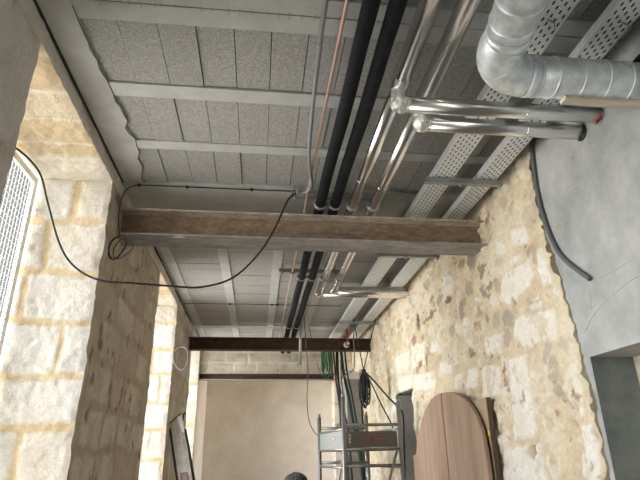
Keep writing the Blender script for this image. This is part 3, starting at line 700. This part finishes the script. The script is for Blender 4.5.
# ------------------------------------------------------------------ cable trays with slotted floors
def tray(x0, x1, y0, y1, z, label, ties):
    mb = MB(); w = x1-x0; t = .0012; ncol = 5; px = .05; n = int((y1-y0)/px); cw = (w-.012)/ncol
    for s, x in ((0, x0), (1, x1)):
        mb.box(x-.001, x+.001, y0, y1, z, z+.05); xx = x+.007*(1 if s == 0 else -1); mb.box(min(x, xx), max(x, xx), y0, y1, z+.049, z+.05)
    mb.box(x0, x0+.006, y0, y1, z, z+t); mb.box(x1-.006, x1, y0, y1, z, z+t)
    for c in range(ncol):
        a = x0+.006+c*cw; b = a+cw; ha, hb = a+cw*.5-.0050, a+cw*.5+.0050
        mb.add([(a, y0, z), (ha, y0, z), (ha, y1, z), (a, y1, z), (hb, y0, z), (b, y0, z), (b, y1, z), (hb, y1, z)], [(0,1,2,3), (4,5,6,7)])
        off = 0 if c % 2 == 0 else px/2
        for k in range(n):
            ya = y0+k*px+off; yb = ya+px; h0, h1 = ya+.013, ya+.036
            mb.add([(ha, ya, z), (hb, ya, z), (hb, h0, z), (ha, h0, z)], [(0,1,2,3)]); mb.add([(ha, h1, z), (hb, h1, z), (hb, yb, z), (ha, yb, z)], [(0,1,2,3)])
    o = tag(mb.build('cable_tray', M['tray'], recalc=False), label, 'cable tray', 'perforated cable trays under the ceiling')
    for y in (-.2, 2.62, 5.5):
        for x in (x0, x1):
            m2 = MB(); m2.box(x-.003, x+.003, y-.06, y+.06, z+.006, z+.046); m2.build('coupler', M['tray'], o)
    m2 = MB(); m2.box(x0+.002, x1-.002, y0, y1, z+.004, z+.02); cb = m2.build('cable_run', M['black'], o); cb['label'] = 'dark cables lying in the tray'
    for (u, v, dl) in ties:
        p = at(2, z, u, v); m2 = MB(); m2.tube(spline([(p.x-.02, p.y, z-.002), (p.x, p.y, z-.008), (p.x+.012, p.y+.01, z-.006)], 4), .003, 6)
        m2.tube([(p.x, p.y, z-.004), (p.x+.006, p.y-.01, z-.03), (p.x+.004, p.y-.006, z-dl)], .0022, 6); m2.build('cable_tie', M['conduit'], o)
    return o
tray(.653*TZ, .738*TZ, -1.5, 10.5, TZ, 'left perforated cable tray hung beside the silver pipes', ((551,20,.07), (352,322,.05)))
tray(.838*TZ, .914*TZ, -1.5, 10.5, TZ, 'right perforated cable tray hung close to the stone wall', ((624,22,.07), (478,196,.05), (434,262,.05)))

# ------------------------------------------------------------------ ventilation duct
duct = empty('ventilation_duct', (DX, 1.2, DZ-DR), 'big galvanised round duct turning with a smooth bend into the grey wall', 'duct')
def ribs(mb, p0, p1, r, ts):
    p0, p1 = Vector(p0), Vector(p1); d = (p1-p0).normalized()
    for t in ts:
        c = p0+d*t; mb.tube([c-d*.006, c-d*.003, c+d*.003, c+d*.006], [r, r+.0045, r+.0045, r], 40, caps=False)
DA = math.radians(11); RB = .20
dd = Vector((math.sin(DA), math.cos(DA), 0)); ps = Vector((DX+RB-RB*math.cos(DA), DY-RB-RB*math.sin(DA), DZ)); pn_ = ps-dd*3.7
mb = MB(); mb.tube([pn_, ps-dd*1.5, ps], DR, 40); ribs(mb, pn_, ps, DR, (3.60, 3.48, 3.31, 2.98, 2.6, 2.2, 1.8)); mb.build('straight_section', M['galv'], duct)
mb = MB(); mb.tube([(DX+RB-RB*math.cos(t), DY-RB+RB*math.sin(t), DZ) for t in [-DA+(math.pi/2+DA)*k/18 for k in range(19)]], DR+.002, 40)
mb.tube([ps-dd*.05, ps], DR+.003, 40); mb.tube([(DX+RB, DY, DZ), (DX+RB+.05, DY, DZ)], DR+.003, 40)
el = mb.build('elbow', M['galv'], duct)
mb = MB(); mb.obox((1.066, 1.885, 1.6165), (1.102, 1.846, 1.6150), .021, .004); st = mb.build('sticker', M['white'], el); st['label'] = 'small white sticker'
mb = MB(); mb.tube([(DX+RB, DY, DZ), (1.6, DY, DZ), (CX+.28, DY, DZ)], DR, 40); ribs(mb, (DX+RB, DY, DZ), (CX, DY, DZ), DR, (.055, .14, .27, .40, .52, .63)); mb.build('straight_section', M['galv'], duct)
mb = MB(); mb.box(1.455, CX+.2, DY+.0, DY+.052, DZ-DR-.020, DZ-DR-.001)
pl = mb.build('timber_plank', M['palewood'], bevel=.002)
tag(pl, 'rough raw timber plank wedged under the round duct at the grey wall', 'plank')

# ------------------------------------------------------------------ cables and conduits
def cable(name, pts, r, mt, label, cat='cable', group=None, n=8, seg=8):
    mb = MB(); mb.tube(spline(pts, n), r, seg); return tag(mb.build(name, M[mt]), label, cat, group)
cable('corrugated_conduit', [at(0, CX-.016, *p) for p in ((532,138),(532,150),(534,168),(537,190),(541,208),(548,230),(556,248),(565,260),(576,269),(590,279))], .0145, 'darkconduit', 'dark grey conduit curving down the grey rendered wall', 'conduit', seg=12)
Y_ = [3.05, 3.2, 3.35, 3.45, 3.5, 3.55, 3.58, 3.6, 3.65, 3.68, 3.70, 3.72, 3.74, 3.745, 3.745]
U_ = [(16,148),(30,160),(41,176),(48,204),(60,245),(75,267),(99,280),(132,283),(170,286),(202,287),(234,277),(260,252),(276,226),(288,200),(298,192)]
cable('hanging_cable', [at(1, y, *p) for y, p in zip(Y_, U_)], .0075, 'black', 'long black cable slung from the window across to the grey conduit')
P = [(WX+.05, 3.86, 1.58), (WX+.03, 3.855, 1.70), (WX+.025, 3.855, 1.86), (WX+.05, 3.86, 1.97), (WX+.12, 3.868, 2.022), (WX+.3, 3.872, 2.03), (-.3, 3.875, 2.03), (.2, 3.875, 2.03), (.33, 3.875, 2.03)]
o = cable('ceiling_wire', P, .0045, 'black', 'black wire clipped to the ceiling before the nearest beam, down the left wall')
for x in (-1.0, -.62, -.1, .25):
    mb = MB(); mb.box(x-.012, x+.012, 3.866, 3.886, 2.022, 2.041); mb.build('wire_clip', M['black'], o)
o = cable('ceiling_wire', [(-1.1, 7.5, 2.04), (-.9, 7.49, 2.043), (-.3, 7.49, 2.043), (.2, 7.49, 2.044), (1.2, 7.5, 2.043)], .006, 'darkconduit', 'thin grey wire clipped across the ceiling between two beams', 'wire' if 0 else 'cable')
for x in (-.44, .17, .24):
    mb = MB(); mb.box(x-.02, x+.02, 7.478, 7.502, 2.034, 2.053); mb.build('wire_clip', M['black'], o)
def loop(c, rx, rz, phi, tilt, r, turns, mt, label, group):
    mb = MB(); pts = []; n = 26*turns
    for i in range(n+1):
        t = 2*math.pi*i/26; k = 1+.06*math.sin(i*.7)
        a, z = rx*k*math.cos(t), rz*k*math.sin(t); a, z = a*math.cos(tilt)-z*math.sin(tilt), a*math.sin(tilt)+z*math.cos(tilt)
        pts.append((c[0]+a*math.cos(phi), c[1]+a*math.sin(phi)+.008*math.sin(i*.23), c[2]+z))
    mb.tube(pts, r, 7); return tag(mb.build('cable_coil', M[mt]), label, 'cable coil', group)
loop(at(0, WX+.075, 117, 247), .062, .095, -.25, -.25, .0065, 2, 'black', 'small black cable loop hanging on the near pier under the beam end', 'cable loops on the left piers')
loop(at(0, WX+.095, 123, 248), .065, .090, -.2, -.6, .0055, 1, 'greycable', 'grey cable loop hanging with the black one on the near pier', 'cable loops on the left piers')
loop(at(0, WX+.115, 181, 358), .10, .155, -.2, .15, .0075, 2, 'greycable', 'grey cable loop hanging on the far pier left of the dark beam', 'cable loops on the left piers')

# ------------------------------------------------------------------ far bay: drops, cords, bundles
c = at(1, 8.0, 300, 365); mb = MB(); mb.tube([(c.x+.01, 8.0, H-.0), (c.x, 8.0, c.z)], .021, 12); tag(mb.build('drop_pipe', M['strut']), 'grey vertical drop pipe hanging from the ceiling in front of the dark beam', 'pipe')
cable('hanging_cable', [at(1, 8.2, *p) for p in ((304,316),(306,345),(308,370),(307,400),(309,420),(315,433),(324,437),(333,431),(339,424))], .007, 'darkconduit', 'thin dark cable looping down from the ceiling to the scaffold tower')
cable('hanging_cable', [at(1, 8.92, *p) for p in ((309,326.5),(313,345),(317,362),(321,375),(327,380),(335,380),(342,377),(346,368))], .005, 'greycable', 'thin grey cord in a shallow loop beside the green bundle')
mb = MB()
for k in range(9):
    u = 321.5+k*1.25; pts = [at(1, 8.871+.02*(k % 3), u+rnd.uniform(-.5,.5), v) for v in (343, 352, 360, 368, 373+rnd.uniform(-4, 4))]; mb.tube(spline(pts, 4), .010, 6)
pts = [at(1, 8.95, u, v) for u, v in ((325,373),(326,378),(329,376),(330,366))]; mb.tube(spline(pts, 5), .008, 6)
tag(mb.build('cord_bundle', M['green']), 'green bundle of cords hanging below the dark beam', 'cord bundle')
for k, (mt, pl_, r, lb) in enumerate((('navy', ((337,352),(338,375),(340,400),(343,425),(346,455),(349,490)), .019, 'thicker dark navy cable dropping from the dark beam behind the tower left post'),
                           ('teal', ((340,352),(344,375),(349,398),(353,420),(358,445),(364,490)), .025, 'thick dark teal cable dropping slantwise behind the scaffold tower'),
                           ('black', ((336,350),(337,372),(341,395),(345,415),(349,440),(353,490)), .016, 'black cable dropping between the navy and teal cables'),
                           ('teal', ((344,353),(347,372),(352,395),(357,425),(361,450),(366,490)), .016, 'second dark teal cable dropping nearest the grey block pillar'),
                           ('navy', ((333,353),(336,380),(340,410),(341,430),(343,455),(345,490)), .014, 'thin dark navy cable dropping leftmost behind the scaffold tower'),
                           ('greycable', ((341,352),(341,370),(343,395),(344,415),(347,445),(350,490)), .010, 'grey cable dropping with the dark ones beside the tower'))):
    P = [at(1, 8.95-.2*j, *p) for j, p in enumerate(pl_)]; P[0] = Vector((P[0].x, 8.90, 1.74)); cable('drop_cable', P, r, mt, lb, group='cables dropping from the far dark beam')
# tied black cable bundle and its hanging strands
top = at(1, 7.5, 363.5, 370); BC = top
root = empty('cable_bundle', (top.x, top.y, top.z-.5), 'tied bundle of black cable hanging by the stone wall above the scaffold', 'cable bundle')
for k in range(18):
    w = .026+.05*rnd.random(); dx = rnd.uniform(-.05, .05); ln = rnd.uniform(.26, .53); dy = rnd.uniform(-.05, .05)
    pts = [(top.x, top.y+dy*.3, top.z), (top.x+dx-w*.8, top.y+dy, top.z-ln*.45), (top.x+dx-w*.7, top.y+dy, top.z-ln*.85), (top.x+dx, top.y+dy, top.z-ln), (top.x+dx+w*.7, top.y+dy, top.z-ln*.85), (top.x+dx+w*.7, top.y+dy, top.z-ln*.4), (top.x+.01, top.y+dy*.3, top.z)]
    mb = MB(); mb.tube(spline(pts, 6), .0095, 6); mb.build('strand', M['black'], root)
mb = MB(); mb.ball((top.x+.003, top.y, top.z-.015), .035, 12, 8, sc=(1, 1, 1.1)); mb.build('tie', M['black'], root)
for lb, p0, zc_ in (('left thin cable holding up the tied black bundle', (352, 312), 1), ('right thin cable rising from the tied black bundle to the tray', (377, 312), 1)):
    a = at(2, 1.90, *p0); a = Vector((a.x, max(a.y, 7.6), 1.925))
    a = at(1, 7.9, *p0)
    cable('hanging_cable', [a, (a+top)/2+Vector((.0, 0, -.01)), top], .008, 'black', lb)
q = at(1, 7.7, 354, 367); a = at(1, 7.95, 353.5, 314)
cable('hanging_cable', [a, (a+q)/2, q, at(1, 7.9, 347, 373), at(1, 8.1, 343, 378)], .009, 'darkconduit', 'grey cable bent over like a hook left of the tied bundle')
cable('hanging_cable', [top, at(1, 7.3, 374, 381), at(1, 7.0, 388, 397), at(1, 6.75, 399, 408), at(1, 6.6, 403, 416), at(1, 6.5, 404, 440), at(1, 6.45, 405, 490)], .012, 'black', 'thick black cable from the tied bundle to the scaffold right post')
cable('hanging_cable', [top, at(1, 7.3, 372, 385), at(1, 7.1, 381, 404), at(1, 6.9, 390, 421), at(1, 6.8, 393, 428)], .009, 'black', 'thinner black cable slanting from the tied bundle to the toe board')
for k, u in enumerate((286, 291)):
    mb = MB(); a = at(1, 8.95, u+1.5, 348); b = at(1, 8.95, u, 354); mb.tube([(a.x, 8.95, H-.01), (b.x, 8.95, b.z)], .012, 10)
    tag(mb.build('pipe_stub', M['pinkpipe']), ['left pink copper pipe end below the dark beam', 'right pink copper pipe end below the dark beam'][k], 'pipe', 'copper pipe ends below the dark beam')
c = at(1, 8.66, 347.3, 344); mb = MB(); n = 24
for r0, r1, y0, y1 in ((.062, .062, 8.60, 8.77), (.034, .034, 8.77, 8.60)):
    pass
mb.tube([(c.x, 8.60, c.z), (c.x, 8.60, c.z), (c.x, 8.77, c.z)], [.05, .05, .05], n, caps=False)
mb.tube([(c.x, 8.60, c.z), (c.x, 8.77, c.z)], .026, n, caps=False)
o1 = [(c.x+.05*math.cos(2*math.pi*k/n), 8.60, c.z+.05*math.sin(2*math.pi*k/n)) for k in range(n)]; o2 = [(c.x+.026*math.cos(2*math.pi*k/n), 8.60, c.z+.026*math.sin(2*math.pi*k/n)) for k in range(n)]
mb.add(o1+o2, [(k, (k+1) % n, n+(k+1) % n, n+k) for k in range(n)]); tag(mb.build('pipe_collar', M['white']), 'round white collar on the face of the dark beam', 'collar')
cable('hose', [at(1, 8.64, *p) for p in ((345.5,326),(347,333),(347,339))]+[at(1, 8.64, 347, 342)], .020, 'red', 'short red hose end above the white collar on the dark beam', 'hose')

# ------------------------------------------------------------------ grey block pillar in the far corner
mb = MB(); x0, x1 = at(1, 9.6, 347.5, 420).x, at(1, 9.6, 361.5, 420).x; zt = at(1, 9.6, 354, 379).z; z = LO
while z < zt-.01:
    zb = min(z+.2+.194*0, zt); mb.box(x0, x1, 9.6, 9.9, z+.003, zb-.003); mb.box(x0+.006, x1-.006, 9.606, 9.894, z-.001, z+.004); z += .2
struct(mb.build('pillar', M['greyblock']))
g2 = MB(); zt2 = at(1, 9.6, 354, 370).z; xm = (x0+x1)/2
g2.prism([(x0-.02, 9.58, zt), (x1+.01, 9.58, zt), (x1-.02, 9.58, zt+.09), (xm+.02, 9.58, zt2), (xm-.03, 9.58, zt2), (x0, 9.58, zt+.07)], (0, .34, 0))
struct(g2.build('trim_3', M['mark']))

# ------------------------------------------------------------------ aluminium scaffold tower
A, B = Vector((.99, 6.3, 0)), Vector((1.645, 6.3, 0)); C = Vector((.85, 7.55, 0)); D = B+(C-A)
tw = empty('scaffold_tower', ((A.x+D.x)/2, (A.y+D.y)/2, LO), 'aluminium scaffold tower with toe boards beside the stone wall', 'scaffold tower')
def zt_(p, y, v): return at(1, y, p, v).z
for p, zt in ((A, .62), (B, .56), (C, .47), (D, .50)):
    mb = MB(); mb.tube([(p.x, p.y, LO+.06), (p.x, p.y, zt)], .0255, 14); mb.tube([(p.x, p.y, zt-.004), (p.x, p.y, zt+.05)], .018, 10)
    po = mb.build('post', M['alu'], tw); mb = MB(); mb.tube([(p.x, p.y, LO), (p.x, p.y, LO+.06)], .045, 14); mb.build('foot', M['black'], po)
def rung(p, q, z, r=.017):
    mb = MB(); mb.tube([(p.x, p.y, z), (q.x, q.y, z)], r, 10); mb.build('rung', M['alu'], tw)
for z in (.315, .055, -.12, -.42, -.72, -1.02, -1.32): rung(A, B, z); rung(C, D, z+.02)
for z in (.27, .055, -.14): rung(A, C, z, .014); rung(B, D, z, .014)
mb = MB(); mb.tube([(B.x-.05, B.y-.03, .05), (A.x+.25, A.y-.03, -.95)], .015, 8); mb.build('brace', M['alu'], tw)
mb = MB(); mb.tube([(C.x+.03, C.y, -1.3), (A.x, A.y+.05, .02)], .012, 8); mb.build('brace', M['alu'], tw)
mb = MB(); mb.box(A.x+.03, B.x-.03, A.y+.03, A.y+.052, .075, .245); toe = mb.build('toe_board', M['toe'], tw); toe['label'] = 'dark grey toe board with red lettering'
xs = A.x+.205; mb = MB(); mb.box(xs, xs+.115, A.y+.027, A.y+.030, .150, .176); mb.box(xs+.135, xs+.275, A.y+.027, A.y+.030, .150, .176)
mb.tube([(xs+.125, A.y+.026, .163), (xs+.125, A.y+.030, .163)], .014, 12); lt = mb.build('lettering', M['red'], toe); lt['label'] = 'red lettering strip, too small to read'
x = xs+.008
for k, w in enumerate((.018,.016,.018,.012,.016,0,0,.018,.016,.014,.018,.016,.014,.012)):
    if w: mb = MB(); mb.box(x, x+w, A.y+.0255, A.y+.027, .157, .169); mb.build('letter', M['toelight'], lt)
    x += (w or .012)+.005
mb = MB(); mb.box(A.x+.035, A.x+.085, A.y+.022, A.y+.030, .085, .24); mb.build('end_bracket', M['toelight'], toe)
mb = MB()
for z in (.19, .155, .12): mb.box(A.x+.062, A.x+.080, A.y+.018, A.y+.022, z, z+.025)
mb.build('sticker', M['white'], toe)
d = (C-A).normalized(); mb = MB(); mb.obox(A+d*.06+Vector((0,0,.16)), C-d*.06+Vector((0,0,.16)), .02, .19); ts = mb.build('toe_board', M['toelight'], tw); ts['label'] = 'pale grey side toe board with a small red emblem'
nrm = Vector((-d.y, d.x, 0)); nrm = nrm if nrm.y < 0 or nrm.x < 0 else -nrm
p = A+d*.42+Vector((0,0,.18))+nrm*.011; mb = MB(); mb.prism([p+d*.055*math.cos(t)+Vector((0,0,.022*math.sin(t))) for t in [2*math.pi*k/16 for k in range(16)]], nrm*.002); mb.build('emblem', M['red'], ts)
p = p+nrm*.002; mb = MB(); mb.prism([p+d*.03*math.cos(t)+Vector((0,0,.012*math.sin(t))) for t in [2*math.pi*k/16 for k in range(16)]], nrm*.0015); mb.build('emblem_centre', M['white'], ts)
mb = MB(); mb.prism([(A.x+.03, A.y+.06, .035), (B.x-.03, B.y+.06, .035), (D.x-.03, D.y-.03, .035), (C.x+.03, C.y-.03, .035)], (0, 0, .03)); mb.build('platform', M['toe'], tw)

# ------------------------------------------------------------------ arched panel and the board behind it, leaning on the right wall
XP = 1.755
top_l = [(447,392),(441,393),(437,394.5),(433,397.5),(430,401),(427,406),(424,413),(421,422),(419,431),(417,443),(416,455),(415,480)]
top_r = [(447,392),(451,392.3),(455,393.3),(459,395.3),(463,398),(467,402),(471,407),(475,414),(478,421),(481,429.5),(483.5,439),(486,455),(487,480)]
def YZ(px): q = at(0, XP, *px); return q.y, q.z
Lp = [YZ(p) for p in top_l]; Rp = [YZ(p) for p in top_r]
yseam = YZ((444.5, 430))[0]
pn = empty('arched_panel', (XP+.02, 5.2, LO), 'brown round-topped wooden panel of two boards leaning at the stone wall', 'panel')
ztop = max(p[1] for p in Lp); y0, y1 = Rp[-1][0]-.01, Lp[-1][0]+.01; yc = (y0+y1)/2
# outline as a true half-oval with straight sides down to the floor
def ztop_at(y):
    pts = sorted([(p[0], p[1]) for p in Lp[:-1]]+[(p[0], p[1]) for p in Rp[1:-1]])
    return float(np.interp(y, [p[0] for p in pts], [p[1] for p in pts]))
def board(ya, yb, name):
    n = 26; ys = [ya+(yb-ya)*i/n for i in range(n+1)]; mb = MB()
    outl = [(XP, ya, LO)]+[(XP, y, ztop_at(y)) for y in ys]+[(XP, yb, LO)]; mb.prism(outl, (.032, 0, 0)); return mb.build(name, M['wood'], pn, bevel=.003)
board(min(p[0] for p in Rp), yseam-.010, 'board'); board(yseam+.010, max(p[0] for p in Lp), 'board')
mb = MB(); mb.box(XP+.032, XP+.05, 4.6, 5.9, -.9, -.78); mb.build('batten', M['palewood'], pn)
bx = 1.812; zt = at(0, bx, 486, 398).z; ya = at(0, bx, 490.5, 430).y
mb = MB(); mb.box(bx-.002, bx+.030, ya, 5.1, LO, zt); bd = tag(mb.build('plywood_board', M['board'], bevel=.002), 'pale square-cornered board standing behind the arched panel', 'board')
mb = MB(); mb.box(bx-.006, bx+.031, ya-.012, ya+.001, LO, zt+.004); mb.build('edge_strip', M['darkwood'], bd)
c = at(0, bx-.01, 489, 433); mb = MB(); mb.box(bx-.012, bx-.004, c.y-.015, c.y+.012, c.z-.02, c.z+.02); mb.build('tag', M['yellow'], bd)

# ------------------------------------------------------------------ folded aluminium ladder leaning on the second pier
yl = 7.45
tl, tr = at(1, yl, 170.5, 424), at(1, yl, 184, 416); bl, brp = at(1, yl, 178.5, 480), at(1, yl, 192, 480)
wl = tr.x-tl.x; dirv = Vector(((bl.x-tl.x)/(tl.z-bl.z), 0, -1)); k = (tl.z-LO)
def LP(s, x, y): return Vector((tl.x+dirv.x*s+x, yl+y, tl.z-s))
ld = empty('folded_ladder', LP(k, wl/2, 0), 'worn folded aluminium ladder leaning on the second left pier', 'ladder')
mb = MB(); mb.prism([LP(0, 0, 0), LP(-.10, wl*.82, 0), LP(k, wl*.82, 0), LP(k, 0, 0)], (0, .03, 0)); st1 = mb.build('stile', M['aluworn'], ld, bevel=.003)
for s in (.12, .27, .40, .55, .70):
    mb = MB(); mb.tube([LP(s, wl*.45, -.008), LP(s, wl*.45, .002)], .012 if s < .2 else .007, 10); mb.build('rivet', M['strut'], st1)
mb = MB(); mb.prism([LP(.60, wl*.22, -.003), LP(.585, wl*.72, -.003), LP(.95, wl*.72, -.003), LP(.95, wl*.22, -.003)], (0, .002, 0)); lb = mb.build('label', M['toelight'], st1); lb['label'] = 'pale sticker with a red border'
mb = MB(); 
for a_, b_ in (((.60,.22),(.585,.72)), ((.585,.72),(.95,.72)), ((.95,.72),(.95,.22)), ((.95,.22),(.60,.22))): mb.obox(LP(a_[0], wl*a_[1], -.005), LP(b_[0], wl*b_[1], -.005), .004, .010)
mb.build('red_border', M['red'], lb)
mb = MB(); mb.prism([LP(-.06, wl*.84, .01), LP(-.06, wl*1.02, .01), LP(k, wl*1.02, .01), LP(k, wl*.84, .01)], (0, .03, 0)); mb.build('stile', M['aluworn'], ld)
mb = MB(); mb.tube([LP(.06, wl*1.05, .02), LP(.3, wl*1.10, .02), LP(.78, wl*1.16, .02)], .018, 8); mb.build('strut', M['black'], ld)
mb = MB(); mb.tube(spline([LP(-.02, wl*.85, .01), LP(-.06, wl*1.0, .01), LP(-.12, wl*1.12, .01), LP(-.14, wl*1.3, .01)], 5), .014, 8); mb.tube([LP(-.01, -.01, .0), LP(-.13, wl*.92, .0)], .008, 8); mb.build('hook', M['black'], ld)
mb = MB(); mb.prism([LP(.05, -.035, .02), LP(.05, -.008, .02), LP(k, -.008, .02), LP(k, -.035, .02)], (0, .04, 0)); mb.build('rear_rail', M['black'], ld)
mb = MB(); mb.prism([LP(-.085, wl*.55, -.004), LP(-.115, wl*.98, -.004), LP(.10, wl*1.0, -.004), LP(.10, wl*.80, -.004)], (0, .03, 0)); mb.build('end_cap', M['white'], ld)

# ------------------------------------------------------------------ heap of dark and pale cable on a stand, just showing at the bottom
yc = 7.6; c = at(1, yc, 296, 480); zt = at(1, yc, 296, 472.5).z
hp = empty('cable_heap', (c.x, yc, LO), 'rounded heap of black and grey cable standing before the beige back wall', 'cable heap')
mb = MB(); mb.tube([(c.x, yc, LO+.03), (c.x, yc, zt-.12)], .03, 10); mb.tube([(c.x, yc, LO), (c.x, yc, LO+.03)], .2, 20); mb.build('stand', M['black'], hp)
for k in range(26):
    an = math.pi*k/26+rnd.uniform(-.05, .05); R_ = .155; hgt = .13+rnd.uniform(-.02, .01)
    pts = [(c.x-R_*math.cos(an), yc-R_*math.sin(an), zt-.36), (c.x-R_*1.0*math.cos(an), yc-R_*math.sin(an), zt-.16), (c.x-R_*.75*math.cos(an), yc-R_*.75*math.sin(an), zt-.05), (c.x, yc, zt-rnd.uniform(0, .02)), (c.x+R_*.75*math.cos(an), yc+R_*.75*math.sin(an), zt-.05), (c.x+R_*math.cos(an), yc+R_*math.sin(an), zt-.16), (c.x+R_*math.cos(an), yc+R_*math.sin(an), zt-.36)]
    mb = MB(); mb.tube(spline(pts, 4), .013, 6); mb.build('strand', M['black' if k % 2 else 'greycable'], hp)
